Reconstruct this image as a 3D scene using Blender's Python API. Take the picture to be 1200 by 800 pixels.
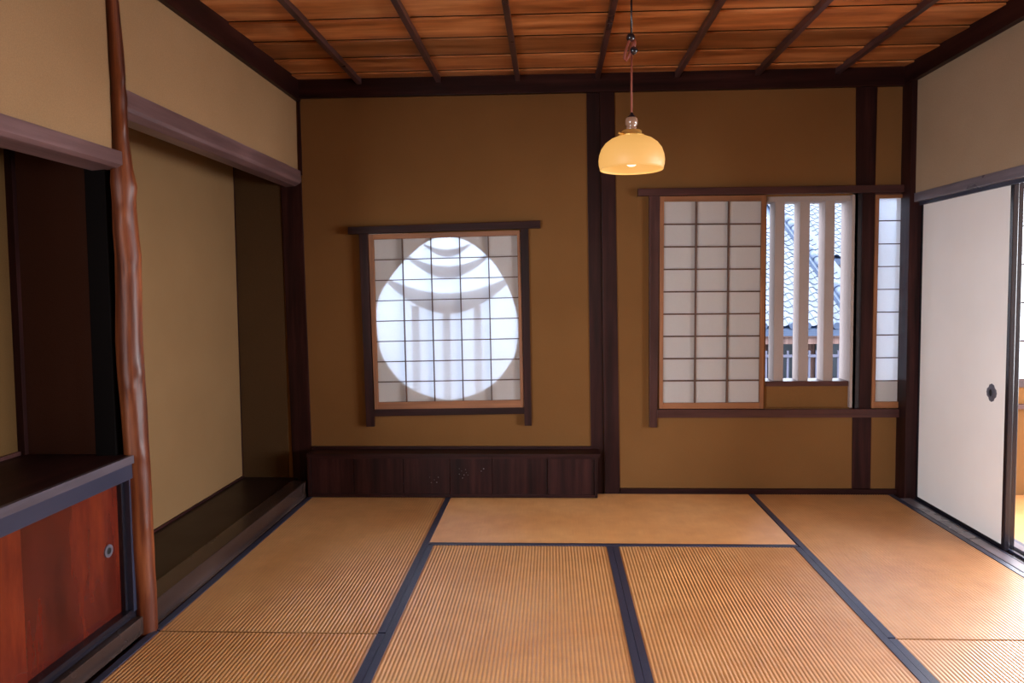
import bpy, bmesh, math, random
from mathutils import Vector
random.seed(7)
for o in list(bpy.data.objects): bpy.data.objects.remove(o)
S = bpy.context.scene
COL = S.collection

# ------------------------------------------------------------------ camera
cam_d = bpy.data.cameras.new('camera'); cam = bpy.data.objects.new('camera', cam_d); COL.objects.link(cam)
F_PX, PX, PY = 827.8, 611.17, 382.25
YAW, PITCH, ROLL = -0.04238, -0.0537, -0.00914
cam_d.sensor_fit = 'HORIZONTAL'; cam_d.sensor_width = 36.0
cam_d.lens = F_PX / 1200.0 * 36.0
cam_d.shift_x = -(PX - 600.0) / 1200.0
cam_d.shift_y = (PY - 400.0) / 1200.0
cam_d.clip_start = 0.02; cam_d.clip_end = 300
cyw, syw, cp, sp = math.cos(YAW), math.sin(YAW), math.cos(PITCH), math.sin(PITCH)
fwd = Vector((syw*cp, cyw*cp, sp)); rgt = Vector((cyw, -syw, 0)); upv = rgt.cross(fwd)
cr, sr = math.cos(ROLL), math.sin(ROLL)
r2 = rgt*cr + upv*sr; u2 = upv*cr - rgt*sr
from mathutils import Matrix
mw = Matrix((r2, u2, -fwd)).transposed().to_4x4(); mw.translation = Vector((0.651, -4.5499, 1.3293))
cam.matrix_world = mw
S.camera = cam

# ------------------------------------------------------------------ world: bright overcast sky
W = bpy.data.worlds.new('overcast'); S.world = W; W.use_nodes = True
nt = W.node_tree; nt.nodes.clear()
SKY = 8.5
wo = nt.nodes.new('ShaderNodeOutputWorld'); wb = nt.nodes.new('ShaderNodeBackground')
tc = nt.nodes.new('ShaderNodeTexCoord'); sx = nt.nodes.new('ShaderNodeSeparateXYZ')
cr_ = nt.nodes.new('ShaderNodeValToRGB')
cr_.color_ramp.elements[0].position = 0.44; cr_.color_ramp.elements[0].color = (0.16, 0.17, 0.19, 1)
cr_.color_ramp.elements[1].position = 0.56; cr_.color_ramp.elements[1].color = (0.80, 0.91, 1.10, 1)
mp = nt.nodes.new('ShaderNodeMath'); mp.operation = 'MULTIPLY_ADD'; mp.inputs[1].default_value = 0.5; mp.inputs[2].default_value = 0.5
nt.links.new(tc.outputs['Generated'], sx.inputs[0]); nt.links.new(sx.outputs['Z'], mp.inputs[0])
nt.links.new(mp.outputs[0], cr_.inputs[0]); nt.links.new(cr_.outputs[0], wb.inputs[0])
wb.inputs[1].default_value = SKY
nt.links.new(wb.outputs[0], wo.inputs[0])

# ------------------------------------------------------------------ exposure
S.view_settings.view_transform = 'Standard'
S.view_settings.look = 'None'
S.view_settings.exposure = 0.0
S.view_settings.gamma = 1.0
S.view_settings.use_curve_mapping = False

def portal(name, loc, rot, sx_, sy_):
    l = bpy.data.lights.new(name, 'AREA'); l.shape = 'RECTANGLE'; l.size = sx_; l.size_y = sy_
    l.cycles.is_portal = True
    o = bpy.data.objects.new(name, l); COL.objects.link(o); o.location = loc; o.rotation_euler = rot
# portals guide the sky's light through the real window openings (they emit nothing themselves)
portal('portal_window_lattice', (2.29, 0.28, 1.29), (math.radians(-90), 0, 0), 0.7, 1.3)
portal('portal_window_round', (-0.03, 0.40, 1.13), (math.radians(-90), 0, 0), 1.1, 1.2)
portal('portal_window_side_room', (4.4, 0.20, 1.36), (math.radians(-90), 0, 0), 1.9, 1.25)
def area_light(name, loc, rot, sx_, sy_, energy, col):
    l = bpy.data.lights.new(name, 'AREA'); l.shape = 'RECTANGLE'; l.size = sx_; l.size_y = sy_; l.energy = energy; l.color = col
    o = bpy.data.objects.new(name, l); COL.objects.link(o); o.location = loc; o.rotation_euler = rot
# daylight through the two big windows of the neighbouring rooms, then two added fill lamps
area_light('daylight_east', (6.58, -2.6, 1.2), (0, math.radians(90), 0), 1.9, 3.9, 560, (.96, .97, 1.0))
area_light('daylight_west', (-1.64, -6.2, 1.25), (0, math.radians(-90), 0), 1.7, 2.8, 400, (.93, .95, 1.0))
area_light('fill_rear_east', (2.93, -6.2, 1.25), (0, math.radians(90), 0), 1.7, 2.8, 150, (1.0, .94, .88))  # fill lamp added for the left upper wall; no window here
area_light('fill_side_window', (4.45, -.05, 1.33), (math.radians(-90), 0, 0), 1.8, 1.15, 250, (.92, .95, 1.0))  # fill lamp added at this window, on top of its sky light

# ------------------------------------------------------------------ materials
def c(r, g, b):
    f = lambda v: (v/255/12.92) if v/255 <= .04045 else ((v/255+.055)/1.055)**2.4
    return (f(r), f(g), f(b), 1)
def mat(name):
    m = bpy.data.materials.new(name); m.use_nodes = True
    n = m.node_tree.nodes; b = n['Principled BSDF']
    return m, m.node_tree, b
def tex_obj(t, scale=(1, 1, 1), rnd=True):
    co = t.nodes.new('ShaderNodeTexCoord'); mp_ = t.nodes.new('ShaderNodeMapping'); mp_.inputs['Scale'].default_value = scale
    t.links.new(co.outputs['Object'], mp_.inputs['Vector'])
    if rnd:
        oi = t.nodes.new('ShaderNodeObjectInfo'); ml = t.nodes.new('ShaderNodeMath'); ml.operation = 'MULTIPLY'; ml.inputs[1].default_value = 37.0
        t.links.new(oi.outputs['Random'], ml.inputs[0]); cb = t.nodes.new('ShaderNodeCombineXYZ')
        for i in range(3): t.links.new(ml.outputs[0], cb.inputs[i])
        t.links.new(cb.outputs[0], mp_.inputs['Location'])
    return mp_.outputs[0]
def noise(t, vec, scale, detail=4, rough=.55):
    n = t.nodes.new('ShaderNodeTexNoise'); n.inputs['Scale'].default_value = scale; n.inputs['Detail'].default_value = detail
    n.inputs['Roughness'].default_value = rough; t.links.new(vec, n.inputs['Vector']); return n.outputs['Fac']
def ramp(t, fac, stops):
    r = t.nodes.new('ShaderNodeValToRGB'); e = r.color_ramp.elements
    e[0].position, e[0].color = stops[0]; e[1].position, e[1].color = stops[-1]
    for p, cc in stops[1:-1]:
        k = e.new(p); k.color = cc
    t.links.new(fac, r.inputs[0]); return r.outputs[0]
def bump(t, b, h, strength, dist=.002):
    n = t.nodes.new('ShaderNodeBump'); n.inputs['Strength'].default_value = strength; n.inputs['Distance'].default_value = dist
    t.links.new(h, n.inputs['Height']); t.links.new(n.outputs[0], b.inputs['Normal'])
def mixc(t, a, bb, fac, mode='MULTIPLY'):
    m = t.nodes.new('ShaderNodeMix'); m.data_type = 'RGBA'; m.blend_type = mode
    if isinstance(fac, float): m.inputs[0].default_value = fac
    else: t.links.new(fac, m.inputs[0])
    for k, v in ((6, a), (7, bb)):
        if isinstance(v, tuple): m.inputs[k].default_value = v
        else: t.links.new(v, m.inputs[k])
    return m.outputs[2]
def wood(name, dark, mid, light, axis='x', rough=.4, spec=.5, scale=1.0, bmp=.25, grain=14, vary=.0):
    m, t, b = mat(name)
    s = {'x': (.9, grain, grain), 'y': (grain, .9, grain), 'z': (grain, grain, .9)}[axis]
    v = tex_obj(t, tuple(k*scale for k in s))
    n1 = noise(t, v, 1.6, 6, .62)
    col = ramp(t, n1, [(.30, dark), (.5, mid), (.72, light)])
    v2 = tex_obj(t, (1, 1, 1)); n2 = noise(t, v2, 2.2, 3)
    col = mixc(t, col, ramp(t, n2, [(.3, (.72, .72, .72, 1)), (.7, (1.15, 1.15, 1.15, 1))]), .8)
    if vary:
        oi = t.nodes.new('ShaderNodeObjectInfo')
        col = mixc(t, col, ramp(t, oi.outputs['Random'], [(0, (1-vary,)*3+(1,)), (1, (1+vary,)*3+(1,))]), 1.0)
    t.links.new(col, b.inputs['Base Color'])
    b.inputs['Roughness'].default_value = rough; b.inputs['Specular IOR Level'].default_value = spec
    rr = ramp(t, n2, [(.2, (rough*.8,)*3+(1,)), (.8, (min(1, rough*1.25),)*3+(1,))]); t.links.new(rr, b.inputs['Roughness'])
    bump(t, b, n1, bmp, .0015)
    return m
def plaster(name, col, rough=.95):
    m, t, b = mat(name)
    v = tex_obj(t, (1, 1, 1), False)
    n = noise(t, v, 1.3, 4); nf = noise(t, v, 240, 3); ng = noise(t, v, 60, 3)
    cc = mixc(t, col, ramp(t, n, [(.3, (.9, .88, .85, 1)), (.7, (1.08, 1.08, 1.08, 1))]), 1.0)
    cc = mixc(t, cc, ramp(t, nf, [(.3, (.9, .9, .9, 1)), (.7, (1.08, 1.08, 1.08, 1))]), 1.0)
    t.links.new(cc, b.inputs['Base Color']); b.inputs['Roughness'].default_value = rough; b.inputs['Specular IOR Level'].default_value = .15
    h = t.nodes.new('ShaderNodeMath'); h.operation = 'ADD'; t.links.new(nf, h.inputs[0]); t.links.new(ng, h.inputs[1])
    bump(t, b, h.outputs[0], .35, .0015)
    return m
def plain(name, col, rough=.5, metal=0, spec=.5, bmp=0, bs=80, var=.08):
    m, t, b = mat(name)
    v = tex_obj(t, (1, 1, 1)); n = noise(t, v, bs, 3); n2 = noise(t, v, 3, 3)
    cc = mixc(t, col, ramp(t, n2, [(.3, (1-var,)*3+(1,)), (.7, (1+var,)*3+(1,))]), 1.0)
    t.links.new(cc, b.inputs['Base Color']); b.inputs['Roughness'].default_value = rough; b.inputs['Metallic'].default_value = metal
    b.inputs['Specular IOR Level'].default_value = spec
    if bmp: bump(t, b, n, bmp, .001)
    return m

PL = (.36, .235, .095, 1)
M = {}
M['plaster'] = plaster('ochre_plaster', (.165, .078, .025, 1))
M['plaster_side'] = plaster('beige_plaster', (.29, .175, .088, 1))
M['plaster_right'] = plaster('grey_beige_plaster', (.36, .265, .175, 1))
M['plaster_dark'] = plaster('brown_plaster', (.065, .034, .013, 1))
M['plaster_white'] = plaster('white_lime_plaster', (.33, .27, .25, 1))
D1, D2, D3 = (.009, .003, .003, 1), (.022, .0062, .0058, 1), (.042, .013, .011, 1)
M['dark_x'] = wood('dark_wood_x', D1, D2, D3, 'x', .45, .15)
M['dark_y'] = wood('dark_wood_y', D1, D2, D3, 'y', .45, .15)
M['dark_z'] = wood('dark_wood_z', D1, D2, D3, 'z', .45, .15)
M['mauve_y'] = wood('mauve_wood_y', (.075, .040, .040, 1), (.125, .068, .068, 1), (.19, .11, .112, 1), 'y', .38, .6)
M['mauve_x'] = wood('red_wood_x', (.028, .010, .010, 1), (.05, .017, .015, 1), (.08, .03, .026, 1), 'x', .4, .3)
M['mauve_z'] = wood('red_wood_z', (.028, .010, .010, 1), (.05, .017, .015, 1), (.08, .03, .026, 1), 'z', .4, .3)
M['batten'] = wood('batten_wood', (.03, .013, .013, 1), (.06, .028, .03, 1), (.10, .05, .055, 1), 'y', .3, .6)
M['ceil'] = wood('ceiling_cedar', (.20, .058, .016, 1), (.46, .17, .052, 1), (.70, .34, .14, 1), 'x', .32, .5, 1.0, .2, 6, .38)
M['shoji_x'] = wood('shoji_cedar_x', (.15, .055, .02, 1), (.24, .09, .032, 1), (.32, .13, .05, 1), 'x', .5)
M['shoji_z'] = wood('shoji_cedar_z', (.15, .055, .02, 1), (.24, .09, .032, 1), (.32, .13, .05, 1), 'z', .5)
M['muntin'] = wood('muntin_wood', (.05, .02, .012, 1), (.08, .032, .02, 1), (.12, .05, .03, 1), 'z', .5)
M['cab'] = wood('cabinet_red_wood', (.035, .005, .003, 1), (.085, .010, .005, 1), (.18, .026, .007, 1), 'z', .24, .6, .8, .1, 4.5)
M['log'] = wood('polished_log', (.022, .005, .003, 1), (.10, .021, .006, 1), (.25, .072, .021, 1), 'z', .42, .35, 1.0, 1.0, 16)
M['alcove'] = wood('alcove_floor_wood', (.012, .006, .005, 1), (.015, .0075, .006, 1), (.023, .012, .010, 1), 'y', .34, .2)
M['beam_grey'] = wood('worn_grey_beam', (.016, .009, .008, 1), (.032, .019, .016, 1), (.06, .038, .033, 1), 'y', .25, .6)
M['lacquer'] = plain('black_lacquer', (.010, .009, .014, 1), .22, 0, .6)
M['lacquer_blue'] = plain('blue_black_lacquer', (.024, .027, .050, 1), .3, 0, .6)
M['fusuma'] = plain('fusuma_paper', (.86, .85, .84, 1), .75, 0, .3, .15, 150, .02)
M['cloth'] = plain('navy_cloth_edge', (.024, .030, .064, 1), .38, 0, .7, .4, 700, .15)
M['iron'] = plain('dark_iron', (.13, .13, .165, 1), .35, .4, .5, .2, 120)
M['black'] = plain('black_recess', (.004, .004, .004, 1), .6)
M['brass'] = plain('brass', (.95, .58, .16, 1), .42, .8)
M['porcelain'] = plain('porcelain_socket', (.26, .15, .10, 1), .15, 0, .8)
M['cord'] = plain('brown_braided_cord', (.22, .05, .028, 1), .6, 0, .4, .5, 900)
M['street'] = plain('asphalt', (.20, .20, .21, 1), .9)
M['tile'] = plain('grey_roof_tile', (.14, .155, .185, 1), .6, 0, .2, .1, 40, .12)
M['tile_dark'] = plain('blue_grey_ridge_tile', (.055, .075, .12, 1), .45, 0, .5, .1, 40, .12)
M['ext_wood'] = wood('weathered_red_wood', (.10, .05, .04, 1), (.16, .08, .06, 1), (.24, .14, .11, 1), 'z', .7)
M['ext_dark'] = plain('dim_interior_glass', (.03, .04, .05, 1), .3)
M['ext_white'] = plain('white_rail_paint', (.085, .08, .11, 1), .7)
M['screen'] = plaster('grey_shade_plaster', (.17, .17, .20, 1))

def straw(name, axis):
    m, t, b = mat(name)
    v = tex_obj(t, (1, 1, 1))
    # fine rush strands cross the ribs
    s = (6, 900, 1) if axis == 'y' else (900, 6, 1)
    vf = tex_obj(t, s)
    nf = noise(t, vf, 1.0, 2); nb = noise(t, v, 1.6, 3); nm = noise(t, v, 9, 4)
    col = ramp(t, nb, [(.3, (.50, .24, .085, 1)), (.7, (.61, .34, .145, 1))])
    col = mixc(t, col, ramp(t, nm, [(.3, (.90, .88, .86, 1)), (.7, (1.06, 1.06, 1.06, 1))]), 1.0)
    col = mixc(t, col, ramp(t, nf, [(.3, (.86, .84, .8, 1)), (.7, (1.1, 1.1, 1.1, 1))]), .7)
    t.links.new(col, b.inputs['Base Color']); b.inputs['Roughness'].default_value = .33; b.inputs['Specular IOR Level'].default_value = .85
    bump(t, b, nf, .3, .0005)
    return m
M['straw_y'] = straw('rush_weave_y', 'y'); M['straw_x'] = straw('rush_weave_x', 'x')

def paper(name, seethrough):
    m = bpy.data.materials.new(name); m.use_nodes = True; t = m.node_tree; t.nodes.clear()
    o = t.nodes.new('ShaderNodeOutputMaterial')
    d = t.nodes.new('ShaderNodeBsdfDiffuse'); tr = t.nodes.new('ShaderNodeBsdfTranslucent'); rf = t.nodes.new('ShaderNodeBsdfRefraction')
    d.inputs[0].default_value = (.82, .80, .76, 1); tr.inputs[0].default_value = (.62, .65, .69, 1)
    rf.inputs[0].default_value = (.75, .81, .88, 1); rf.inputs['Roughness'].default_value = .42; rf.inputs['IOR'].default_value = 1.22
    v = tex_obj(t, (1, 1, 1)); n = noise(t, v, 90, 5)
    rr = ramp(t, n, [(.3, (.90, .84, .80, 1)), (.7, (.95, .90, .86, 1))]); t.links.new(rr, d.inputs[0])
    m1 = t.nodes.new('ShaderNodeMixShader'); m1.inputs[0].default_value = .36
    t.links.new(d.outputs[0], m1.inputs[1]); t.links.new(tr.outputs[0], m1.inputs[2])
    m2 = t.nodes.new('ShaderNodeMixShader'); m2.inputs[0].default_value = seethrough
    t.links.new(m1.outputs[0], m2.inputs[1]); t.links.new(rf.outputs[0], m2.inputs[2])
    t.links.new(m2.outputs[0], o.inputs[0]); return m
M['paper'] = paper('shoji_paper', .42)

def glow(name, col, strength):
    m, t, b = mat(name); b.inputs['Base Color'].default_value = (.22, .12, .05, 1); b.inputs['Roughness'].default_value = .5; b.inputs['Specular IOR Level'].default_value = .3
    b.inputs['Emission Color'].default_value = col; b.inputs['Emission Strength'].default_value = strength
    return m
M['milk'] = glow('milk_glass_lit', (1.0, .52, .13, 1), .70)
M['milk_in'] = glow('milk_glass_inside', (1.0, .60, .22, 1), .85)
M['bulb'] = glow('lit_bulb', (1.0, .85, .6, 1), 2.0)

# ------------------------------------------------------------------ helpers
def BM(): return bmesh.new()
def prism(bm, pts, ext, mi=0):
    """closed prism: polygon pts (3D) extruded by vector ext"""
    e = Vector(ext); a = [bm.verts.new(p) for p in pts]; b = [bm.verts.new(Vector(p)+e) for p in pts]
    n = len(pts); fs = [bm.faces.new(a), bm.faces.new(list(reversed(b)))]
    for i in range(n): fs.append(bm.faces.new((a[i], b[i], b[(i+1) % n], a[(i+1) % n])))
    for f in fs: f.material_index = mi
    return a+b
def box(bm, x0, x1, y0, y1, z0, z1):
    return prism(bm, [(x0, y0, z0), (x1, y0, z0), (x1, y1, z0), (x0, y1, z0)], (0, 0, z1-z0))
def quad(bm, p00, p10, p11, p01, y0, y1):
    """board in the x-z plane from four measured corners, between depths y0 and y1"""
    return prism(bm, [(p[0], y0, p[1]) for p in (p00, p10, p11, p01)], (0, y1-y0, 0))
def lathe(bm, prof, cx, cy, seg=40, smooth=True, axis='z'):
    rings = []
    for r, z in prof:
        ring = []
        for k in range(seg):
            a = 2*math.pi*k/seg; p = (cx+r*math.cos(a), cy+r*math.sin(a), z)
            ring.append(bm.verts.new(p))
        rings.append(ring)
    for i in range(len(rings)-1):
        for k in range(seg):
            f = bm.faces.new((rings[i][k], rings[i][(k+1) % seg], rings[i+1][(k+1) % seg], rings[i+1][k])); f.smooth = smooth
    return rings
def tube(bm, pts, rad, seg=10):
    pts = [Vector(p) for p in pts]; rings = []
    for i, p in enumerate(pts):
        d = (pts[min(i+1, len(pts)-1)]-pts[max(i-1, 0)]).normalized()
        u = d.cross(Vector((0, 1, 0))) if abs(d.y) < .9 else d.cross(Vector((1, 0, 0)))
        u.normalize(); w = d.cross(u); r = rad[i] if isinstance(rad, (list, tuple)) else rad
        rings.append([bm.verts.new(p+u*r*math.cos(2*math.pi*k/seg)+w*r*math.sin(2*math.pi*k/seg)) for k in range(seg)])
    for i in range(len(rings)-1):
        for k in range(seg):
            f = bm.faces.new((rings[i][k], rings[i][(k+1) % seg], rings[i+1][(k+1) % seg], rings[i+1][k])); f.smooth = True
    bm.faces.new(rings[0]); bm.faces.new(list(reversed(rings[-1])))
def wloc(o):
    v = Vector(o.location); p = o.parent
    while p: v += Vector(p.location); p = p.parent
    return v
def obj(name, bm, m, parent=None, bev=0, recalc=True, loc=None):
    """link bm (world coordinates) as one mesh object, optionally a child of parent"""
    if recalc: bmesh.ops.recalc_face_normals(bm, faces=bm.faces)
    if bev: bmesh.ops.bevel(bm, geom=list(bm.edges), offset=bev, segments=2, profile=.7, affect='EDGES', clamp_overlap=True)
    if loc is None: loc = wloc(parent) if parent else Vector((0, 0, 0))
    loc = Vector(loc)
    for v in bm.verts: v.co -= loc
    me = bpy.data.meshes.new(name); bm.to_mesh(me); bm.free()
    o = bpy.data.objects.new(name, me); COL.objects.link(o)
    me.materials.append(m)
    if parent: o.parent = parent; o.location = loc-wloc(parent)
    else: o.location = loc
    return o
def tag(o, label, cat, group=None, kind=None):
    o['label'] = label; o['category'] = cat
    if group: o['group'] = group
    if kind: o['kind'] = kind
    return o
def thing(name, label, cat, loc, group=None, kind=None):
    o = bpy.data.objects.new(name, None); COL.objects.link(o); o.location = loc; o.empty_display_size = .1
    return tag(o, label, cat, group, kind)
def part(name, parent, m, bev=.0015, **k):
    """decorator-free: part(name,parent,mat,box=(...)) """
    bm = BM()
    if 'box' in k: box(bm, *k['box'])
    if 'quad' in k: quad(bm, *k['quad'])
    if 'prism' in k: prism(bm, *k['prism'])
    return obj(name, bm, m, parent, bev)
def struct(name, label, cat, loc=(0, 0, 0)): return thing(name, label, cat, loc, kind='structure')

XL, XR, ZC = -.98, 2.87, 2.66

# ================================================================== SETTING
# ---- floor
fl = struct('floor', 'wooden sub floor under the straw mats of the whole room', 'floor')
part('floor_slab', fl, M['dark_x'], 0, box=(-1.75, 6.8, -8.2, .25, -.20, -.06))
M['track'] = wood('lilac_grey_track_wood', (.07, .06, .075, 1), (.13, .115, .14, 1), (.19, .17, .20, 1), 'y', .28, .7)
part('track_board', fl, M['track'], .002, box=(2.815, 2.878, -3.82, -.12, -.06, .004))
part('track_board', fl, M['lacquer_blue'], .002, box=(2.884, 2.895, -3.82, -.12, -.06, .002))
part('track_board', fl, M['lacquer_blue'], .002, box=(2.932, 2.945, -3.82, -.12, -.06, .002))
part('track_board', fl, M['track'], .002, box=(2.982, 3.03, -3.82, -.12, -.06, .004))
part('track_bed', fl, M['beam_grey'], 0, box=(2.82, 3.02, -3.82, -.12, -.06, -.010))

# ---- ceiling: overlapping cedar boards above battens
ce = struct('ceiling', 'orange brown cedar board ceiling crossed by thin dark battens', 'ceiling')
part('ceiling_backing', ce, M['dark_x'], 0, box=(-1.75, 3.1, -8.2, .25, 2.70, 2.80))
YJ = [0.0, -.155, -.432, -.716, -1.010, -1.30, -1.585, -1.87, -2.155, -2.44, -2.725, -3.01, -3.295, -3.58, -3.82]
for i in range(len(YJ)-1):
    bm = BM(); y1, y0 = YJ[i], YJ[i+1]
    # each board's near edge laps under the next one
    prism(bm, [(-1.0, y0+.004, ZC+.000), (-1.0, y1-.004, ZC+.012), (-1.0, y1-.004, ZC+.022), (-1.0, y0+.004, ZC+.010)], (3.90, 0, 0))
    obj('ceiling_board', bm, M['ceil'], ce)
for x in (-.558, -.051, .449, .950, 1.444, 1.938, 2.428):
    part('batten', ce, M['batten'], .003, box=(x-.015, x+.015, -3.82, -.02, 2.632, 2.668))
part('cornice', ce, M['dark_x'], .004, box=(-.97, 2.87, -.035, .0, 2.555, 2.70))
part('cornice', ce, M['dark_y'], .004, box=(-.98, -.95, -3.82, .0, 2.540, 2.70))
part('cornice', ce, M['dark_y'], .004, box=(2.83, 2.87, -3.82, .0, 2.560, 2.70))
part('cornice', ce, M['dark_x'], .004, box=(-.97, 2.87, -3.82, -3.785, 2.555, 2.70))
# rooms beyond
part('side_room_ceiling', ce, M['ceil'], 0, box=(2.95, 6.8, -8.2, .25, 2.70, 2.80))

# ---- back wall with its openings
wb_ = struct('wall_back', 'ochre plaster back wall with dark posts and three paper windows', 'wall')
EGG = [(-.488, 1.095), (-.485, 1.21), (-.456, 1.305), (-.386, 1.412), (-.312, 1.500), (-.206, 1.594), (-.119, 1.648), (-.020, 1.664), (.091, 1.645), (.19, 1.585), (.294, 1.478),
       (.372, 1.34), (.42, 1.20), (.434, 1.075), (.425, .96), (.393, .865), (.28, .722), (.139, .644), (-.018, .613), (-.197, .650), (-.348, .747), (-.447, .888), (-.475, .985)]
def catmull(P, n=4):
    out = []; N = len(P)
    for i in range(N):
        p0, p1, p2, p3 = [Vector(P[(i+j) % N]) for j in (-1, 0, 1, 2)]
        for k in range(n):
            t = k/n
            out.append(.5*((2*p1)+(-p0+p2)*t+(2*p0-5*p1+4*p2-p3)*t*t+(-p0+3*p1-3*p2+p3)*t**3))
    return out
egg = catmull(EGG)
# round-holed panel: ring between the hole and a rectangle
bm = BM(); cx0, cz0 = -.027, 1.12; RX0, RX1, RZ0, RZ1 = -.535, .485, .53, 1.69
def edge_pt(p):
    dx, dz = p.x-cx0, p.y-cz0
    ts = [((RX1 if dx > 0 else RX0)-cx0)/dx if abs(dx) > 1e-6 else 1e9, ((RZ1 if dz > 0 else RZ0)-cz0)/dz if abs(dz) > 1e-6 else 1e9]
    t = min(ts); return (cx0+dx*t, cz0+dz*t)
f_in = []; f_out = []; b_in = []; b_out = []
for p in egg:
    q = edge_pt(p)
    f_in.append(bm.verts.new((p.x, 0, p.y))); f_out.append(bm.verts.new((q[0], 0, q[1])))
    b_in.append(bm.verts.new((cx0+(p.x-cx0)*1.04, .09, cz0+(p.y-cz0)*1.04))); b_out.append(bm.verts.new((q[0], .09, q[1])))
n = len(egg)
for i in range(n):
    j = (i+1) % n
    bm.faces.new((f_in[i], f_in[j], f_out[j], f_out[i])); bm.faces.new((b_in[i], b_out[i], b_out[j], b_in[j]))
    f = bm.faces.new((f_in[i], b_in[i], b_in[j], f_in[j])); f.smooth = True
    bm.faces.new((f_out[i], f_out[j], b_out[j], b_out[i]))
M['plaster_pale'] = plaster('pale_round_window_plaster', (.62, .52, .46, 1))
obj('plaster_panel', bm, M['plaster_pale'], wb_)
bm = BM()
# corner fillers + surrounding plaster (x pieces)
for b_ in [(-1.75, RX0, -.3, 2.75), (RX0, RX1, -.3, RZ0), (RX0, RX1, RZ1, 2.75), (RX1, 2.013, -.3, 2.75),
           (2.013, 2.56, -.3, .552), (2.013, 2.56, 1.895, 2.75), (2.56, 2.70, -.3, 2.75),
           (2.70, 2.86, -.3, .722), (2.70, 2.86, 1.885, 2.75), (2.86, 3.50, -.3, 2.75),
           (3.50, 5.40, -.3, .72), (3.50, 5.40, 1.93, 2.75), (5.40, 6.8, -.3, 2.75)]:
    box(bm, b_[0], b_[1], 0.0, .09, b_[2], b_[3])
obj('plaster', bm, M['plaster'], wb_)
# rectangle corners missed by the radial ring
bm = BM()
for (sx_, sz_) in ((RX0, RZ0), (RX1, RZ0), (RX0, RZ1), (RX1, RZ1)):
    xs = (sx_, sx_+(.10 if sx_ < 0 else -.10)); zs = (sz_, sz_+(.08 if sz_ < 1 else -.08))
    prism(bm, [(xs[0], .0004, zs[0]), (xs[1], .0004, zs[0]), (xs[0], .0004, zs[1])], (0, .088, 0))
obj('plaster_corner', bm, M['plaster_pale'], wb_)
# posts
part('post', wb_, M['dark_z'], .003, quad=((.990, -.06), (1.088, -.06), (1.055, 2.57), (.967, 2.57), -.018, .05))
part('post', wb_, M['dark_z'], .003, quad=((.905, -.06), (.988, -.06), (.965, 2.57), (.881, 2.57), -.006, .05))
part('post', wb_, M['dark_z'], .003, quad=((2.566, .03), (2.680, .03), (2.679, .495), (2.562, .495), -.008, .05))
part('post', wb_, M['dark_z'], .003, quad=((2.600, .495), (2.672, .495), (2.676, 1.905), (2.600, 1.905), -.014, .05))
part('post', wb_, M['dark_z'], .003, quad=((2.562, 1.95), (2.678, 1.95), (2.682, 2.57), (2.552, 2.57), -.008, .05))
part('corner_post', wb_, M['dark_z'], .004, box=(2.838, 2.960, -.118, .05, -.06, 2.60))
part('corner_post', wb_, M['dark_z'], .004, prism=([(-1.093, -.012, 2.08), (-.958, -.012, 2.08), (-.930, -.012, -.06), (-1.058, -.012, -.06)], (0, .07, 0)))
part('corner_post', wb_, M['dark_z'], .002, prism=([(-.972, -.008, 2.57), (-.955, -.008, 2.57), (-.950, -.008, 2.07), (-.972, -.008, 2.07)], (0, .03, 0)))
part('base_rail', wb_, M['dark_x'], .002, box=(1.09, 2.838, -.024, .03, -.05, .030))

# ---- left wall
wl = struct('wall_left', 'beige plaster left wall with decorative alcove and shelf niche', 'wall')
bm = BM()
box(bm, -1.06, XL, -1.95, .0, 2.07, 2.75)
box(bm, -1.06, XL, -3.9, -1.95, 1.82, 2.75)
obj('plaster', bm, M['plaster_side'], wl)
bm = BM(); box(bm, -1.50, -1.40, -1.90, 0.0, -.06, 2.60); obj('alcove_plaster', bm, plaster('alcove_plaster', (.195, .112, .050, 1)), wl)  # wall plaster darkened: the alcove's dimmer light put into its colour
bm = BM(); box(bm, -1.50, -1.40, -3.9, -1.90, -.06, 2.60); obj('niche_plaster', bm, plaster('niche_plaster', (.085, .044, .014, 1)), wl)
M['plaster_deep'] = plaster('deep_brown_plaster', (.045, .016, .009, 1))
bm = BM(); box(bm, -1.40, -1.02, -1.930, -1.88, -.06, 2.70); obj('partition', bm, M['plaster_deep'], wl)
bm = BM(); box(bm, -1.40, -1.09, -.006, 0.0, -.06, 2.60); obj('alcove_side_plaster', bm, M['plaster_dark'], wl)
part('corner_trim', wl, M['dark_z'], .001, box=(-1.402, -1.372, -1.95, -1.928, .70, 2.1))
part('corner_trim', wl, M['dark_z'], .001, box=(-1.404, -1.396, -.014, .0, .09, 2.2))
M['near_black'] = plain('near_black_wood', (.004, .003, .003, 1), .8, 0, .05)  # near-black wood with almost no gloss
part('partition_post', wl, M['near_black'], .003, box=(-1.09, -1.010, -1.955, -1.87, -.06, 1.83))
bm = BM(); prism(bm, [(-1.06, -.012, 2.098), (-.957, -.012, 2.098), (-.955, -.012, 2.032), (-.963, -.012, 2.018), (-.995, -.012, 2.0), (-1.06, -.012, 1.996)], (0, -1.885, 0))
o = obj('lintel', bm, M['mauve_y'], wl, .004); o['label'] = 'purplish brown rounded beam over the deep alcove'
bm = BM(); prism(bm, [(-1.06, -1.938, 1.852), (-.944, -1.938, 1.852), (-.942, -1.938, 1.802), (-.958, -1.938, 1.790), (-1.06, -1.938, 1.782)], (0, -1.955, 0))
o = obj('lintel', bm, M['mauve_y'], wl, .003); o['label'] = 'purplish brown beam over the shelf niche'
part('niche_ceiling', wl, M['dark_y'], 0, box=(-1.40, -1.03, -3.9, -1.93, 1.87, 1.89))
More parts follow.
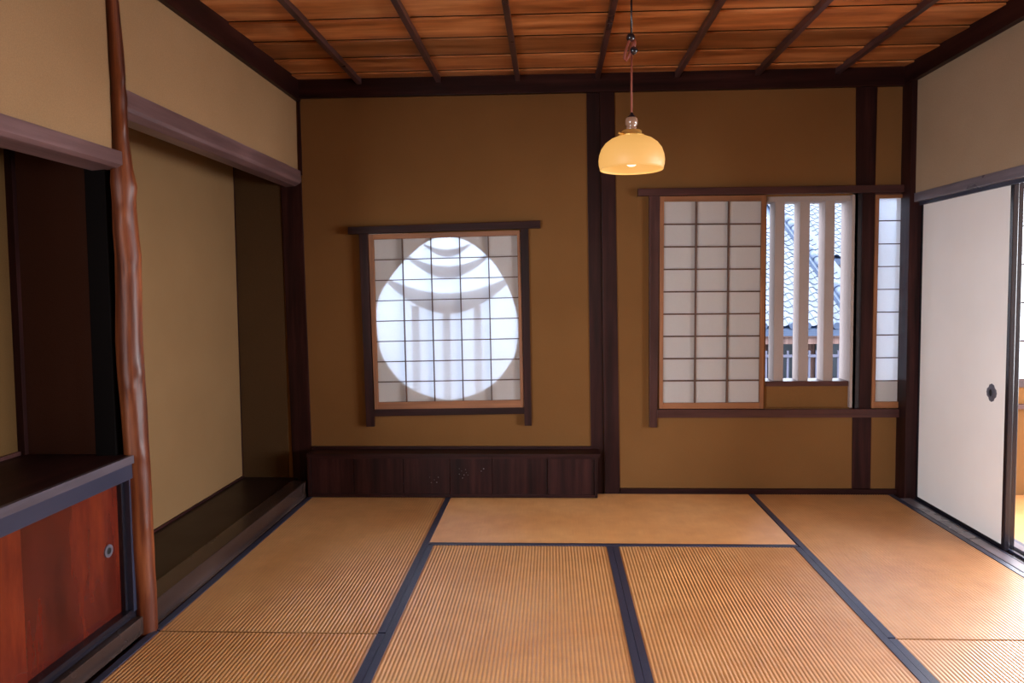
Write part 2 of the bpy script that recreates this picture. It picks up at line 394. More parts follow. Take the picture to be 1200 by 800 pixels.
part('alcove_ceiling', wl, M['dark_y'], 0, box=(-1.40, -1.03, -1.88, -.006, 2.40, 2.42))
part('niche_rail', wl, M['mauve_z'], .001, box=(-1.40, -1.388, -3.8, -1.95, .702, .722))
part('wall_skirt', wl, M['dark_y'], .001, box=(-1.402, -1.390, -1.88, -.012, .09, .108))

# ---- alcove platform
ap = struct('alcove_platform', 'dark polished wooden floor platform of the alcove with worn front beam', 'platform', (-1.15, -.95, 0))
part('platform_board', ap, M['alcove'], .001, box=(-1.40, -1.035, -1.88, -.006, .03, .096))
o = part('front_beam', ap, M['beam_grey'], .004, box=(-1.035, -.934, -1.86, -.10, -.05, .102))

# ---- natural log post
LOG = [(-.06, -.950, .040), (.0, -.950, .0405), (.163, -.951, .0425), (.25, -.956, .044), (.333, -.957, .046), (.45, -.958, .045), (.537, -.958, .043), (.70, -.964, .045), (.872, -.968, .046),
       (1.0, -.972, .047), (1.138, -.974, .046), (1.30, -.970, .045), (1.466, -.966, .046), (1.56, -.972, .044), (1.661, -.974, .040), (1.74, -.975, .043), (1.80, -.978, .037), (1.9, -.980, .030),
       (2.013, -.980, .028), (2.06, -.979, .029), (2.10, -.981, .026), (2.172, -.982, .0285), (2.3, -.988, .027), (2.424, -.994, .027), (2.70, -1.000, .027)]
lp = struct('alcove_log_post', 'crooked reddish natural log post between alcove and shelf niche', 'post', (-.955, -1.9, 0))
bm = BM(); rings = []; SEG = 28
def lerp_log(z):
    for a, b in zip(LOG, LOG[1:]):
        if a[0] <= z <= b[0]:
            t = (z-a[0])/(b[0]-a[0]); return a[1]+(b[1]-a[1])*t, a[2]+(b[2]-a[2])*t
    return LOG[-1][1:]
from mathutils import noise as mn
NZ = 150
knots = [(2.125, -.3, .006), (1.955, -.6, .006), (1.72, .1, .007), (1.62, -1.2, .006), (1.42, -.9, .007), (1.02, -.4, .007), (.97, -1.1, .006), (.70, -.5, .005), (.42, -.7, .004)]
for i in range(NZ+1):
    z = -.05+2.74*i/NZ; x, r = lerp_log(z); x += .0085*z; ring = []
    for k in range(SEG):
        a = 2*math.pi*k/SEG
        rr = r*(1+.07*mn.noise(Vector((math.cos(a)*.9, math.sin(a)*.9, z*2.2)))+.05*mn.noise(Vector((math.cos(a)*3.0, math.sin(a)*3.0, z*4.5)))+.02*mn.noise(Vector((math.cos(a)*9, math.sin(a)*9, z*6))))
        for kz, ka, kr in knots:
            da = (a-ka+math.pi) % (2*math.pi)-math.pi
            rr += 1.1*kr*math.exp(-((z-kz)/.028)**2-(da/.4)**2)
        ring.append(bm.verts.new((x+rr*math.cos(a), -1.9-.014*z+rr*math.sin(a)*.95, z)))
    rings.append(ring)
for i in range(NZ):
    for k in range(SEG):
        f = bm.faces.new((rings[i][k], rings[i][(k+1) % SEG], rings[i+1][(k+1) % SEG], rings[i+1][k])); f.smooth = True
bm.faces.new(rings[0]); bm.faces.new(list(reversed(rings[-1])))
obj('log', bm, M['log'], lp)

# ---- right wall
wr = struct('wall_right', 'beige plaster right wall above the sliding doors', 'wall')
part('plaster', wr, M['plaster_right'], 0, box=(2.87, 2.96, -3.9, -.10, 1.88, 2.75))
o = part('lintel', wr, M['track'], .003, box=(2.862, 2.895, -3.82, -.118, 1.832, 1.886)); o['label'] = 'mauve brown lintel rail above the sliding doors'
part('lintel_groove', wr, M['lacquer_blue'], .002, box=(2.895, 2.904, -3.82, -.118, 1.812, 1.886))
part('lintel_groove', wr, M['lacquer_blue'], .002, box=(2.935, 2.945, -3.82, -.118, 1.832, 1.886))
part('lintel_back', wr, M['mauve_y'], .002, box=(2.98, 3.01, -3.82, -.118, 1.832, 1.886))
part('lintel_top', wr, M['dark_y'], 0, box=(2.88, 3.0, -3.82, -.118, 1.86, 1.884))
part('plaster_below', wr, M['plaster_side'], 0, box=(2.87, 2.96, -8.1, -3.88, -.06, 2.75))

# ---- rear opening and further rooms (they let the daylight in; behind the camera)
wq = struct('wall_rear', 'plaster wall strip over the wide opening behind the viewer', 'wall')
part('plaster', wq, M['plaster_side'], 0, box=(-1.03, 2.9, -3.90, -3.82, 1.88, 2.75))
part('lintel', wq, M['mauve_x'], .003, box=(-1.0, 2.87, -3.92, -3.80, 1.83, 1.885))
ws = struct('wall_rear_room', 'beige plaster walls of the room behind the viewer', 'wall')
bm = BM()
box(bm, -1.75, -1.65, -8.2, -7.6, -.06, 2.75); box(bm, -1.75, -1.65, -4.8, -3.88, -.06, 2.75)
box(bm, -1.75, -1.65, -7.6, -4.8, -.06, .35); box(bm, -1.75, -1.65, -7.6, -4.8, 2.15, 2.75)
box(bm, -1.65, -1.5, -3.98, -3.88, -.06, 2.75); box(bm, -1.75, 2.96, -8.2, -8.05, -.06, 2.75)
box(bm, -1.75, -1.5, -3.98, .09, -.06, 2.75)
obj('plaster', bm, M['plaster_side'], ws)
wt = struct('wall_side_room', 'beige plaster walls of the bright room beyond the sliding doors', 'wall')
bm = BM()
box(bm, 6.6, 6.7, -8.2, -4.6, -.06, 2.75); box(bm, 6.6, 6.7, -.6, .09, -.06, 2.75)
box(bm, 6.6, 6.7, -4.6, -.6, -.06, .25); box(bm, 6.6, 6.7, -4.6, -.6, 2.15, 2.75)
box(bm, 2.96, 6.7, -6.2, -6.1, -.06, 2.75)
obj('plaster', bm, M['plaster_side'], wt)

# ================================================================== WINDOW 1 (round hole behind square shoji)
def bil(q, u, v):
    (a, b, c_, d) = [Vector(k) for k in q]   # bl, br, tr, tl
    return (a*(1-u)+b*u)*(1-v)+(d*(1-u)+c_*u)*v
def shoji(name, label, outer, inner, nx, nz, y0, y1, group, loc, mt=.0055, us=None, vs=None):
    root = thing(name, label, 'paper screen', loc, group)
    ob, ib = outer, inner
    P = lambda q, i: tuple(q[i])
    # frame: stiles and rails
    def pc(nm, pts, m): 
        b = BM(); prism(b, [(p[0], y0, p[1]) for p in pts], (0, y1-y0, 0)); return obj(nm, b, m, root, .0015)
    pc('stile', [ob[0], (ib[0][0], ob[0][1]), (ib[3][0], ob[3][1]), ob[3]], M['shoji_z'])
    pc('stile', [(ib[1][0], ob[1][1]), ob[1], ob[2], (ib[2][0], ob[2][1])], M['shoji_z'])
    pc('bottom_rail', [(ib[0][0], ob[0][1]), (ib[1][0], ob[1][1]), ib[1], ib[0]], M['shoji_x'])
    pc('top_rail', [ib[3], ib[2], (ib[2][0], ob[2][1]), (ib[3][0], ob[3][1])], M['shoji_x'])
    us = us or [i/nx for i in range(1, nx)]; vs = vs or [i/nz for i in range(1, nz)]
    for u in us:
        a, b_ = bil(inner, u, 0), bil(inner, u, 1)
        pc('vertical_bar', [(a.x-mt/2, a.y), (a.x+mt/2, a.y), (b_.x+mt/2, b_.y), (b_.x-mt/2, b_.y)], M['muntin'])
    y1b = y1-.002; y0b = y0+.004
    for v in vs:
        a, b_ = bil(inner, 0, v), bil(inner, 1, v)
        bm = BM(); prism(bm, [(a.x, y0b, a.y-mt/2), (b_.x, y0b, b_.y-mt/2), (b_.x, y0b, b_.y+mt/2), (a.x, y0b, a.y+mt/2)], (0, y1b-y0b, 0)); obj('horizontal_bar', bm, M['muntin'], root)
    # one paper pane per cell
    U = [0]+list(us)+[1]; V = [0]+list(vs)+[1]
    for i in range(len(U)-1):
        for j in range(len(V)-1):
            q = [bil(inner, U[i], V[j]), bil(inner, U[i+1], V[j]), bil(inner, U[i+1], V[j+1]), bil(inner, U[i], V[j+1])]
            bm = BM(); prism(bm, [(k.x, y1-.0008, k.y) for k in q], (0, .0007, 0)); obj('paper_pane', bm, M['paper'], root)
    return root
w1 = struct('window_1', 'dark wooden frame with projecting head rail around the round window', 'window', (-.03, 0, 1.1))
part('head_rail', w1, M['dark_x'], .003, quad=((-.650, 1.686), (.584, 1.710), (.585, 1.757), (-.649, 1.732), -.045, 0))
part('side_rail', w1, M['dark_z'], .002, quad=((-.560, .438), (-.509, .438), (-.526, 1.690), (-.583, 1.690), -.032, 0))
part('side_rail', w1, M['dark_z'], .002, quad=((.473, .443), (.519, .443), (.508, 1.710), (.458, 1.710), -.032, 0))
part('bottom_rail', w1, M['dark_x'], .002, quad=((-.512, .505), (.474, .520), (.474, .562), (-.512, .551), -.030, 0))
# plaster bars, and curved bands added outside the opening to cast arc shadows
for x in (-.253, -.046, .162):
    part('lattice_bar', w1, M['screen'], .004, box=(x-.024, x+.024, .105, .135, .45, 1.22))
def crescent(zc_up, zc_lo, hw, z_end, y0, y1):
    top = []; bot = []
    N = 16
    for i in range(N+1):
        t = -1+2*i/N; top.append((-.03+hw*t, zc_up+(z_end-zc_up)*(t*t)**.95)); bot.append((-.03+hw*t, zc_lo+(z_end-zc_lo)*(t*t)**.95-.0))
    bm = BM()
    for i in range(N):
        prism(bm, [(bot[i][0], y0, bot[i][1]), (bot[i+1][0], y0, bot[i+1][1]), (top[i+1][0], y0, top[i+1][1]+.001), (top[i][0], y0, top[i][1]+.001)], (0, y1-y0, 0))
    bmesh.ops.remove_doubles(bm, verts=bm.verts, dist=.0002)
    o = obj('shadow_band', bm, M['screen'], w1)
crescent(1.590, 1.540, .17, 1.635, .092, .098)
crescent(1.478, 1.400, .31, 1.58, .094, .100)
crescent(1.300, 1.165, .47, 1.44, .096, .102)
bm = BM(); 
for b_ in [(-.75, .70, .34, .46), (-.75, .70, 1.76, 1.9), (-.75, -.62, .46, 1.76), (.57, .70, .46, 1.76)]:
    box(bm, b_[0], b_[1], .09, .23, b_[2], b_[3])
obj('outer_reveal', bm, M['plaster_white'], w1)
shoji('paper_screen', 'square gridded paper screen glowing with a round window behind it',
      [(-.504, .551), (.469, .561), (.454, 1.698), (-.524, 1.684)], [(-.480, .596), (.447, .610), (.435, 1.667), (-.491, 1.652)], 5, 8, -.026, -.004,
      'paper screens on the back wall', (-.03, -.015, .551))

# ================================================================== WINDOW 2 (lattice) and 3 (narrow)
w2 = struct('window_2', 'wide window frame with white plaster lattice bars toward the street', 'window', (2.05, 0, 1.2))
part('head_rail', w2, M['mauve_x'], .003, box=(1.201, 2.852, -.042, 0, 1.903, 1.949))
part('side_rail', w2, M['mauve_z'], .002, quad=((1.275, .431), (1.324, .431), (1.339, 1.905), (1.272, 1.905), -.030, 0))
part('bottom_rail', w2, M['mauve_x'], .002, box=(1.324, 2.846, -.034, 0, .494, .547))
part('lattice_sill', w2, M['mauve_x'], .002, box=(2.000, 2.56, .018, .17, .687, .720))
bm = BM(); box(bm, 2.000, 2.60, .030, .17, .545, .688); box(bm, 2.000, 2.60, .030, .17, 1.862, 1.905); box(bm, 2.543, 2.60, .0, .17, .545, 1.905); box(bm, 1.93, 2.013, .03, .17, .545, 1.905)
obj('plaster_surround', bm, M['plaster_white'], w2)
bm = BM(); box(bm, 2.013, 2.56, .024, .031, .552, .687); obj('plaster_strip', bm, M['plaster'], w2)
part('inner_post', w2, M['lacquer'], .002, box=(2.575, 2.602, -.006, -.0005, .547, 1.903))
for (xa, xb) in ((1.920, 1.981), (2.077, 2.138), (2.233, 2.295), (2.391, 2.451)):
    part('lattice_bar', w2, M['plaster_white'], .003, box=(xa, xb, .038, .150, .715, 1.866))
shoji('paper_screen', 'wide gridded paper screen slid across the left half of the lattice window',
      [(1.337, .551), (1.996, .550), (2.003, 1.898), (1.340, 1.901)], [(1.361, .587), (1.970, .590), (1.975, 1.862), (1.367, 1.868)], 3, 9, -.024, -.004,
      'paper screens on the back wall', (1.67, -.015, .551), .009)
w3 = struct('window_3', 'narrow window opening in the right corner of the back wall', 'window', (2.77, 0, 1.2))
part('head_trim', w3, M['mauve_x'], .001, box=(2.678, 2.852, -.012, 0, 1.892, 1.904))
bm = BM(); box(bm, 2.68, 2.87, .09, .15, .60, .722); box(bm, 2.68, 2.87, .09, .15, 1.885, 2.0)
obj('outer_reveal', bm, M['plaster_white'], w3)
shoji('paper_screen', 'narrow single column paper screen beside the corner post',
      [(2.673, .553), (2.868, .553), (2.870, 1.892), (2.676, 1.892)], [(2.694, .592), (2.862, .592), (2.862, 1.870), (2.699, 1.870)], 1, 9, -.022, -.004,
      'paper screens on the back wall', (2.77, -.015, .553), .006, us=[], vs=[(z-.592)/1.278 for z in (.725, .871, 1.015, 1.159, 1.302, 1.445, 1.586, 1.730)])
w4 = struct('window_4', 'bright window with wooden frame in the side room', 'window', (4.4, 0, 1.3))
for b_ in [(3.46, 3.52, .68, 1.98), (5.38, 5.44, .68, 1.98), (3.46, 5.44, .68, .735), (3.46, 5.44, 1.925, 1.98), (4.43, 4.47, .73, 1.93)]:
    part('frame_bar', w4, M['mauve_z'], .002, box=(b_[0], b_[1], -.015, .06, b_[2], b_[3]))
for z in (.97, 1.21, 1.45, 1.69): part('glazing_bar', w4, M['dark_x'], .001, box=(3.52, 5.38, .01, .03, z-.006, z+.006))
part('ledge', w4, M['mauve_x'], .002, box=(3.0, 6.6, -.04, 0, .545, .575))

# ================================================================== LOW PANELLED BOX under window 1
bx = thing('low_cupboard', 'low dark brown panelled cupboard along the wall under the round window', 'cupboard', (.02, -.075, 0))
part('top_board', bx, M['dark_x'], .002, box=(-.918, .950, -.156, -.006, .268, .288))
part('side_panel', bx, M['dark_z'], .002, box=(.915, .935, -.148, -.006, 0.006, .268))
part('side_panel', bx, M['dark_z'], .002, box=(-.915, -.895, -.148, -.006, 0.006, .268))
part('bottom_rail', bx, M['dark_x'], .002, box=(-.895, .915, -.146, -.006, .006, .026))
xs = [-.895, -.62, -.30, .0, .27, .62, .915]
for a, b_ in zip(xs, xs[1:]): part('front_panel', bx, M['dark_z'], .001, box=(a+.0015, b_-.0015, -.140, -.125, .026, .268))
part('top_rail', bx, M['dark_x'], .001, box=(-.895, .915, -.146, -.128, .254, .268))
part('wall_rail', bx, M['dark_x'], .001, box=(-.93, .905, -.020, -.006, .288, .306))
# pale chips in the lacquer of the front panels
bm = BM()
for (x, z) in [(-.12, .10), (-.10, .118), (-.085, .102), (-.13, .135), (-.075, .135), (.06, .155), (.075, .175), (.09, .150), (.105, .165), (.08, .13), (.115, .15), (.06, .19), (.20, .175), (.215, .19), (-.30, .095), (.10, .185)]:
    s_ = random.uniform(.0015, .004); box(bm, x-s_, x+s_, -.1412, -.1400, z-s_*.8, z+s_*.8)
obj('chipped_spots', bm, M['screen'], bx)['kind'] = 'stuff'

# ================================================================== SHELF CABINET, left
cb = thing('shelf_cabinet', 'low red wood cabinet with sliding doors under the left niche', 'cabinet', (-1.17, -2.86, 0))
M['mauve_blue'] = wood('blue_grey_wood_y', (.045, .035, .045, 1), (.075, .062, .08, 1), (.11, .092, .115, 1), 'y', .35, .6)
o = part('counter_top', cb, M['mauve_blue'], .002, box=(-.962, -.944, -3.80, -1.944, .677, .708)); o.name = 'counter_edge'
part('counter_top', cb, M['dark_y'], .001, box=(-1.395, -.962, -3.80, -1.93, .682, .707))
part('top_rail', cb, M['lacquer_blue'], .002, box=(-1.00, -.952, -3.80, -1.935, .619, .677))
part('end_stile', cb, M['lacquer_blue'], .002, box=(-1.00, -.962, -1.958, -1.925, .10, .619))
part('end_stile', cb, M['lacquer'], .002, box=(-1.06, -.985, -1.972, -1.957, .10, .619))
part('back_board', cb, M['dark_y'], 0, box=(-1.39, -1.38, -3.80, -1.94, .02, .68))
part('bottom_rail', cb, M['lacquer'], .002, box=(-1.06, -.966, -3.80, -1.935, .076, .108))
o = part('ledge_board', cb, M['beam_grey'], .003, box=(-1.06, -.940, -3.80, -1.893, .006, .074)); o['label'] = 'worn grey brown wooden ledge under the doors'
ys = [-1.972, -2.472, -2.95, -3.42, -3.80]
for i in range(4):
    off = 0 if i % 2 == 0 else .012
    d = part('sliding_door', cb, M['cab'], .0015, box=(-1.020+off, -1.002+off, ys[i+1]+(.002 if i % 2 == 0 else 0), ys[i]-(0 if i == 0 else .002), .108, .619))
    hy = (-2.040, -2.90, -3.0, -3.75)[i]; hx = -1.002+off; hz = .369
    def disc(bm, r0, r1, x, dx, yy, zz, seg=28, sy=1, sz=1):
        prof = [(r0, x), (r0, x+dx), (r1, x+dx), (r1, x)]
        rg = []
        for (r, xx) in prof: rg.append([bm.verts.new((xx, yy+r*sy*math.cos(2*math.pi*k/seg), zz+r*sz*math.sin(2*math.pi*k/seg))) for k in range(seg)])
        for a in range(len(rg)):
            b2 = (a+1) % len(rg)
            for k in range(seg):
                f = bm.faces.new((rg[a][k], rg[a][(k+1) % seg], rg[b2][(k+1) % seg], rg[b2][k])); f.smooth = False
    bm = BM(); disc(bm, .0125, .024, hx, .005, hy, hz); h = obj('round_pull', bm, M['iron'], d)
    h['label'] = 'round dark iron finger pull'
    bm = BM(); lathe_pts = [bm.verts.new((hx+.0008, hy+.013*math.cos(2*math.pi*k/24), hz+.013*math.sin(2*math.pi*k/24))) for k in range(24)]; bm.faces.new(lathe_pts)
    for v in bm.verts: pass
    r_ = bmesh.ops.extrude_face_region(bm, geom=list(bm.faces)); 
    for v in [e for e in r_['geom'] if isinstance(e, bmesh.types.BMVert)]: v.co.x += .0008
    obj('pull_recess', bm, M['black'], d)

# ================================================================== FUSUMA doors, right
def fusuma(label, y0, y1, x0, hy, group):
    t = thing('sliding_door', label, 'sliding door', (x0+.012, (y0+y1)/2, 0), group)
    x1 = x0+.026
    part('paper_panel', t, M['fusuma'], .0, box=(x0+.004, x1-.004, y0+.026, y1-.02, .012, 1.83))
    part('stile', t, M['lacquer'], .003, box=(x0, x1, y0, y0+.026, -.006, 1.835))
    part('stile', t, M['lacquer'], .003, box=(x0, x1, y1-.020, y1, -.006, 1.835))
    part('bottom_rail', t, M['lacquer'], .002, box=(x0, x1, y0+.026, y1-.020, -.006, .020))
    part('top_rail', t, M['lacquer_blue'], .002, box=(x0, x1, y0+.026, y1-.020, 1.812, 1.835))
    # scalloped iron pull
    bm = BM(); N = 64; hx = x0+.0045; hz = .772
    a_ = []
    for k in range(N):
        a = 2*math.pi*k/N; r = .80+.24*math.sqrt(abs(math.cos(2*a)))+.03*math.cos(16*a)
        a_.append((hx, hy+.038*r*math.cos(a), hz+.044*r*math.sin(a)))
    prism(bm, a_, (-.004, 0, 0)); p = obj('iron_pull', bm, M['iron'], t); p['label'] = 'scalloped dark iron door pull'
    bm = BM(); disc(bm, .014, .019, hx-.0085, .0045, hy, hz, 28, 1, 1.35); obj('pull_rim', bm, M['iron'], p)
    bm = BM(); prism(bm, [(hx-.0042, hy+.014*math.cos(2*math.pi*k/24), hz+.019*math.sin(2*math.pi*k/24)) for k in range(24)], (-.0006, 0, 0)); obj('pull_recess', bm, M['black'], p)
    return t
fusuma('white paper sliding door in black frame with scalloped iron pull', -.984, -.119, 2.905, -.847, 'sliding doors in the right wall')
t2 = thing('sliding_door', 'second sliding door pushed behind the white one, only its black edge showing', 'sliding door', (2.96, -.55, 0), 'sliding doors in the right wall')
part('paper_panel', t2, M['fusuma'], 0, box=(2.953, 2.968, -.925, -.14, .012, 1.83))
part('stile', t2, M['lacquer'], .003, box=(2.946, 2.972, -.957, -.925, -.006, 1.835))
part('stile', t2, M['lacquer'], .003, box=(2.946, 2.972, -.14, -.12, -.006, 1.835))
part('bottom_rail', t2, M['lacquer'], .002, box=(2.946, 2.972, -.925, -.14, -.006, .020))

# ================================================================== TATAMI
def tatami(label, x0, x1, y0, y1, axis, edges, group='straw mats covering the floor', z=0.0):
    """edges: sides carrying the cloth border among 'W','E','N','S'"""
    t = thing('tatami_mat', label, 'mat', ((x0+x1)/2, (y0+y1)/2, -.055), group)
    g = .0012; ge = .0055 if axis == 'y' else .0012; x0 += g; x1 -= g; y0 += ge; y1 -= ge
    bm = BM(); pitch = .0152; sub = 6
    if axis == 'y':
        L, a0 = x1-x0, x0
    else: L, a0 = y1-y0, y0
    nr = int(L/pitch); n = nr*sub; row = []
    for i in range(n+1):
        a = a0+L*i/n; ph = (i % sub)/sub
        zz = z-.0004-.0028*(1-math.sin(math.pi*ph)**.8) if i % sub else z-.0032
        if axis == 'y': row.append((bm.verts.new((a, y0, zz)), bm.verts.new((a, y1, zz))))
        else: row.append((bm.verts.new((x0, a, zz)), bm.verts.new((x1, a, zz))))
    for i in range(n):
        f = bm.faces.new((row[i][0], row[i+1][0], row[i+1][1], row[i][1]) if axis == 'y' else (row[i][0], row[i][1], row[i+1][1], row[i+1][0])); f.smooth = True
    obj('woven_surface', bm, M['straw_'+axis], t, recalc=False)
    part('mat_core', t, M['straw_'+axis], 0, box=(x0, x1, y0, y1, -.0555, -.004))
    w = .029; h = z+.0016
    for e in edges:
        b_ = {'W': (x0-.0005, x0+w, y0, y1), 'E': (x1-w, x1+.0005, y0, y1), 'N': (x0, x1, y1-w, y1), 'S': (x0, x1, y0, y0+w)}[e]
        part('cloth_border', t, M['cloth'], .0007, box=(b_[0], b_[1], b_[2], b_[3], -.05, h))
    return t
K = 1.910
tatami('straw mat in the far left corner beside the alcove', -.926, 0, -1.905, -.026, 'y', 'WE')
tatami('straw mat in the left foreground before the red cabinet', -.926, 0, -3.815, -1.905, 'y', 'WE')
tatami('crosswise straw mat lying along the back wall', 0, 1.905, -.957, -.026, 'x', 'S')
tatami('left one of the two middle foreground straw mats', 0, .957, -2.865, -.957, 'y', 'WE')
tatami('right one of the two middle foreground straw mats', .957, 1.91, -2.865, -.957, 'y', 'WE')
tatami('crosswise straw mat under the near edge of the room', 0, 1.91, -3.815, -2.865, 'x', 'NS')
tatami('straw mat in the far right corner beside the white sliding door', 1.91, 2.814, -1.90, -.026, 'y', 'WE')
tatami('straw mat in the right foreground beside the open doorway', 1.91, 2.814, -3.815, -1.90, 'y', 'WE')
tatami('straw mat in the side room seen past the black door edge', 3.03, 3.98, -1.92, -.026, 'y', 'WE')
tatami('straw mat deeper in the side room under its window', 3.98, 4.93, -1.92, -.026, 'y', 'WE')
tatami('straw mat at the far side of the side room', 4.93, 6.60, -.965, -.026, 'x', 'NS')
tatami('straw mat in the side room by the open doorway', 3.03, 3.98, -3.83, -1.92, 'y', 'WE')
tatami('straw mat in the middle of the side room', 3.98, 4.93, -3.83, -1.92, 'y', 'WE')
tatami('straw mat along the outer wall of the side room', 4.93, 6.60, -1.92, -.965, 'x', 'NS')
# threshold boards of the rear opening
part('threshold', fl, M['beam_grey'], .002, box=(-1.0, 2.87, -3.92, -3.82, -.06, .003))
# edge strip between mats and platform / cabinet
part('edge_board', fl, M['dark_y'], .001, box=(-.940, -.927, -3.80, -.02, -.06, -.004))

# ================================================================== PENDANT LAMP
LX, LY = .956, -1.85
la = thing('pendant_lamp', 'lit milk glass pendant lamp hanging from the ceiling on a brown cord', 'lamp', (LX, LY, 1.76))
def shade_prof(inset):
    P = [(.118, 1.770), (.1195, 1.778), (.1225, 1.790), (.1235, 1.806), (.121, 1.825), (.113, 1.848), (.098, 1.868), (.078, 1.883), (.056, 1.892), (.036, 1.897)]
    return [(max(r-inset, .002), z-inset*(.0 if i < 4 else .9)) for i, (r, z) in enumerate(P)]
bm = BM(); A = lathe(bm, shade_prof(0), LX, LY, 64); B = lathe(bm, list(reversed(shade_prof(.004))), LX, LY, 64)
for k in range(64): bm.faces.new((A[0][k], B[-1][k], B[-1][(k+1) % 64], A[0][(k+1) % 64]))
sh = obj('lamp_shade', bm, M['milk'], la)
bm = BM(); lathe(bm, [(.001, 1.916), (.034, 1.916), (.038, 1.912), (.038, 1.902), (.047, 1.899), (.047, 1.892), (.03, 1.886), (.001, 1.886)], LX, LY, 40); gal = obj('shade_holder', bm, M['brass'], la)
bm = BM(); tube(bm, [(LX-.030, LY-.03, 1.898), (LX-.052, LY-.045, 1.898)], .004); obj('thumb_screw', bm, M['brass'], gal)
bm = BM(); lathe(bm, [(.001, 1.912), (.020, 1.912), (.020, 1.925), (.017, 1.932), (.022, 1.936), (.0235, 1.948), (.022, 1.960), (.016, 1.966), (.001, 1.968)], LX, LY, 32); obj('socket', bm, M['porcelain'], la)
bm = BM(); lathe(bm, [(.001, 1.984), (.005, 1.982), (.009, 1.972), (.018, 1.965), (.020, 1.958), (.001, 1.957)], LX, LY, 32); obj('socket_cap', bm, M['lacquer'], la)
bm = BM(); tube(bm, [(LX, LY, 1.975), (LX, LY, 2.10), (LX+.001, LY, 2.20)], .0038); o = obj('cord', bm, M['cord'], la)
bm = BM(); tube(bm, [(LX, LY, 2.255), (LX, LY, 2.40), (LX, LY, 2.66)], .0036); obj('cord', bm, M['lacquer'], la)
bm = BM(); tube(bm, [(LX-.001, LY, 2.265), (LX-.012, LY-.004, 2.235), (LX-.024, LY-.006, 2.200), (LX-.027, LY-.006, 2.180), (LX-.020, LY-.004, 2.172), (LX-.010, LY-.002, 2.190), (LX+.002, LY, 2.225), (LX+.010, LY, 2.250)], .0058); obj('cord_loop', bm, M['cord'], la)
bm = BM(); tube(bm, [(LX+.010, LY, 2.255), (LX+.012, LY, 2.235), (LX+.006, LY, 2.215)], .0058); obj('cord_loop', bm, M['cord'], la)
def ball(x, z, r, m, nm):
    bm = BM(); lathe(bm, [(max(.0005, r*math.sin(math.pi*i/10)), z-r*math.cos(math.pi*i/10)) for i in range(11)], x, LY, 20); return obj(nm, bm, m, la)
ball(LX-.003, 2.258, .016, M['lacquer'], 'cord_adjuster'); ball(LX+.008, 2.210, .015, M['lacquer'], 'cord_adjuster')
bm = BM(); lathe(bm, [(.001, 2.662), (.035, 2.662), (.034, 2.650), (.015, 2.640), (.001, 2.638)], LX, LY, 32); obj('ceiling_rose', bm, M['lacquer'], la)
bm = BM(); lathe(bm, [(.0005, 1.782), (.012, 1.784), (.026, 1.796), (.030, 1.812), (.024, 1.835), (.014, 1.855), (.012, 1.884)], LX, LY, 32); obj('bulb', bm, M['bulb'], la)
pl = bpy.data.lights.new('lamp_glow', 'AREA'); pl.shape = 'DISK'; pl.size = .05; pl.energy = 6.0; pl.color = (1.0, .66, .30)
po = bpy.data.objects.new('lamp_glow', pl); COL.objects.link(po); po.parent = la; po.location = (0, 0, .018)

# ================================================================== OUTSIDE
gr = struct('ground', 'grey street surface far below the windows', 'ground', (0, 0, -3.2))
part('street', gr, M['street'], 0, box=(-40, 45, -40, 45, -3.4, -3.2))
nh = thing('neighbour_house', 'house across the street with grey tiled roofs and wooden balcony', 'house', (6.0, 11, -3.2))
M['tile_edge'] = plain('shaded_tile_edge', (.008, .014, .030, 1), .9, 0, .05)  # near-black edge faces: shadow in the tile joints painted on
def tile_mesh():
    bm = BM(); w, l, th = .27, .275, .048; N = 8; prof = []
    for i in range(N+1):
        u = i/N; z = .040*math.sin(2*math.pi*(u+.05))*(1 if u < .55 else .75); prof.append((u*w*1.04, z))
    rows = []
    for (y, dz) in ((0, .018), (l, 0)):
        rows.append([bm.verts.new((x, y, z+dz)) for x, z in prof]); rows.append([bm.verts.new((x, y, z+dz-th)) for x, z in prof])
    for i in range(N):
        a, b_, c_, d = rows
        bm.faces.new((a[i], a[i+1], c_[i+1], c_[i])); bm.faces.new((b_[i], d[i], d[i+1], b_[i+1]))
        bm.faces.new((a[i], b_[i], b_[i+1], a[i+1])); bm.faces.new((c_[i], c_[i+1], d[i+1], d[i]))
    for i in (0, N): bm.faces.new((rows[0][i], rows[2][i], rows[3][i], rows[1][i]))
    bmesh.ops.recalc_face_normals(bm, faces=bm.faces)
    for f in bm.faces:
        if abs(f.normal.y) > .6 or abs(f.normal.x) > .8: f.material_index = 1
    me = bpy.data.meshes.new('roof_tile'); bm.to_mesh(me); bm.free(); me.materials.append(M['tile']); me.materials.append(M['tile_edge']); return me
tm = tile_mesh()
def roof(x0, ncol, y0, z0, slope, nrow, root, keep=lambda x, y: True):
    ang = math.atan(slope); step = .235
    for r in range(nrow):
        for k in range(ncol):
            x = x0+k*.27; y = y0+r*step*math.cos(ang); z = z0+r*step*math.sin(ang)
            if not keep(x, y): continue
            o = bpy.data.objects.new('roof_tile', tm); COL.objects.link(o); o.parent = root
            o.location = Vector((x, y, z+.02))-Vector(root.location); o.rotation_euler = (ang, 0, random.uniform(-.01, .01))
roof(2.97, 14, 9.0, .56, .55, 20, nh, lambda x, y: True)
part('roof_bed', nh, M['tile_dark'], 0, prism=([(2.8, 8.98, .50), (2.8, 13.6, 3.04), (2.8, 13.6, 2.9), (2.8, 9.0, .38)], (4.15, 0, 0)))
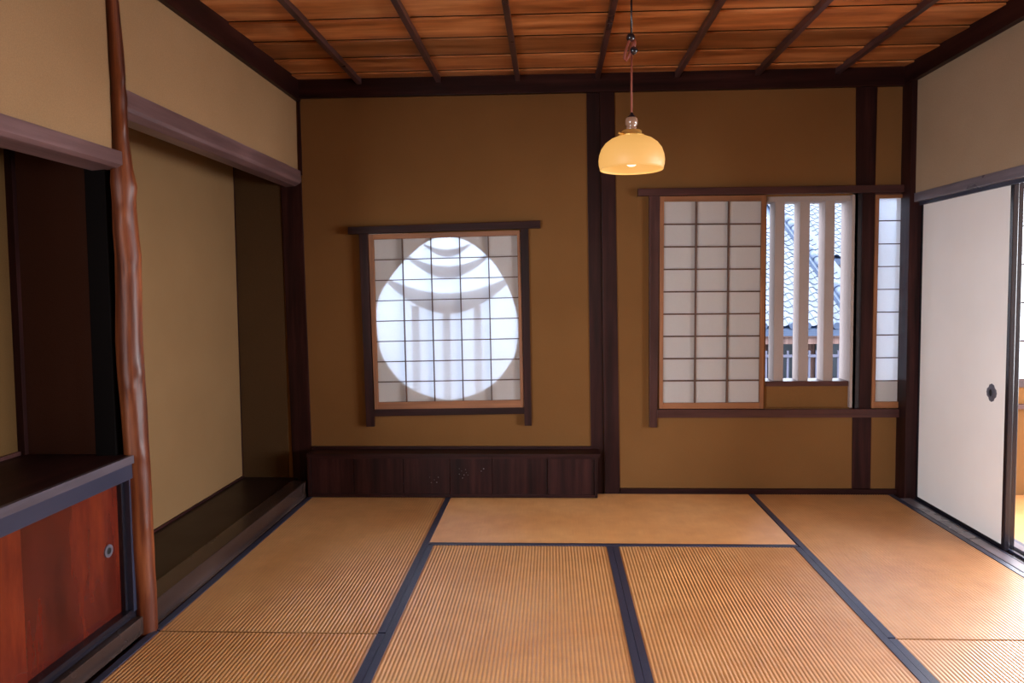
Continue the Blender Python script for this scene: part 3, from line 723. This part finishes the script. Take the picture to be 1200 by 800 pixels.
# descending verge ridge with round capping
ang = math.atan(.55)
for k in range(16):
    y = 9.0+k*.29; z = .58+(y-9.0)*.55
    bm = BM(); prism(bm, [(6.26, y, z+.05), (6.52, y, z+.05), (6.52, y, z+.17), (6.26, y, z+.17)], (0, .28, .154)); obj('ridge_tile', bm, M['tile_dark'], nh, .01)
    bm = BM(); tube(bm, [(6.39, y, z+.20), (6.39, y+.27, z+.3485)], [.085, .075], 14); obj('ridge_cap', bm, M['tile_dark'], nh)
for k in range(11):
    x = 4.05+k*.27; bm = BM(); tube(bm, [(x+.07, 8.93, .575), (x+.07, 9.02, .60)], .065, 16); obj('eave_tile', bm, M['tile_dark'], nh)
part('fascia', nh, M['ext_wood'], .004, box=(2.8, 7.0, 9.02, 9.10, .36, .47))
part('eave_beam', nh, M['ext_wood'], .004, box=(2.8, 7.0, 9.10, 9.22, .22, .36))
part('house_wall', nh, M['ext_wood'], 0, box=(2.8, 7.0, 10.0, 10.2, -3.2, .75))
for x in (3.05, 4.0, 4.95, 5.9, 6.85):
    part('post', nh, M['ext_wood'], .004, box=(x-.05, x+.05, 9.12, 9.22, -3.2, .22))
for (a, b_) in ((4.1, 4.85), (5.05, 5.8), (6.0, 6.75)):
    part('window_glass', nh, M['ext_dark'], 0, box=(a, b_, 9.96, 10.0, -.55, .25))
part('hand_rail', nh, M['ext_white'], .004, box=(2.8, 7.0, 9.00, 9.07, -.025, .025))
part('bottom_rail', nh, M['ext_white'], .004, box=(2.8, 7.0, 9.00, 9.07, -.62, -.50))
part('balcony_floor', nh, M['ext_wood'], 0, box=(2.8, 7.0, 9.0, 10.0, -.80, -.62))
bmb = BM(); box(bmb, 3.632, 3.668, 9.02, 9.05, -.50, .10)
base = obj('baluster', bmb, M['ext_white'], nh, 0, loc=(3.65, 9.035, 0))
for k in range(1, 25):
    o = base.copy(); COL.objects.link(o); o.parent = nh; o.location = Vector((3.65+k*.135, 9.035, 0))-Vector(nh.location)
h2 = thing('distant_house', 'second grey tiled roof rising behind the neighbouring house', 'house', (8.6, 14, -3.2))
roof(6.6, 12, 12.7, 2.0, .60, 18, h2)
part('roof_bed', h2, M['tile_dark'], 0, prism=([(6.5, 12.68, 1.94), (6.5, 16.4, 4.17), (6.5, 16.4, 4.05), (6.5, 12.7, 1.82)], (3.5, 0, 0)))
part('house_wall', h2, M['plaster_white'], 0, box=(6.75, 9.9, 13.3, 13.6, -3.2, 2.2))
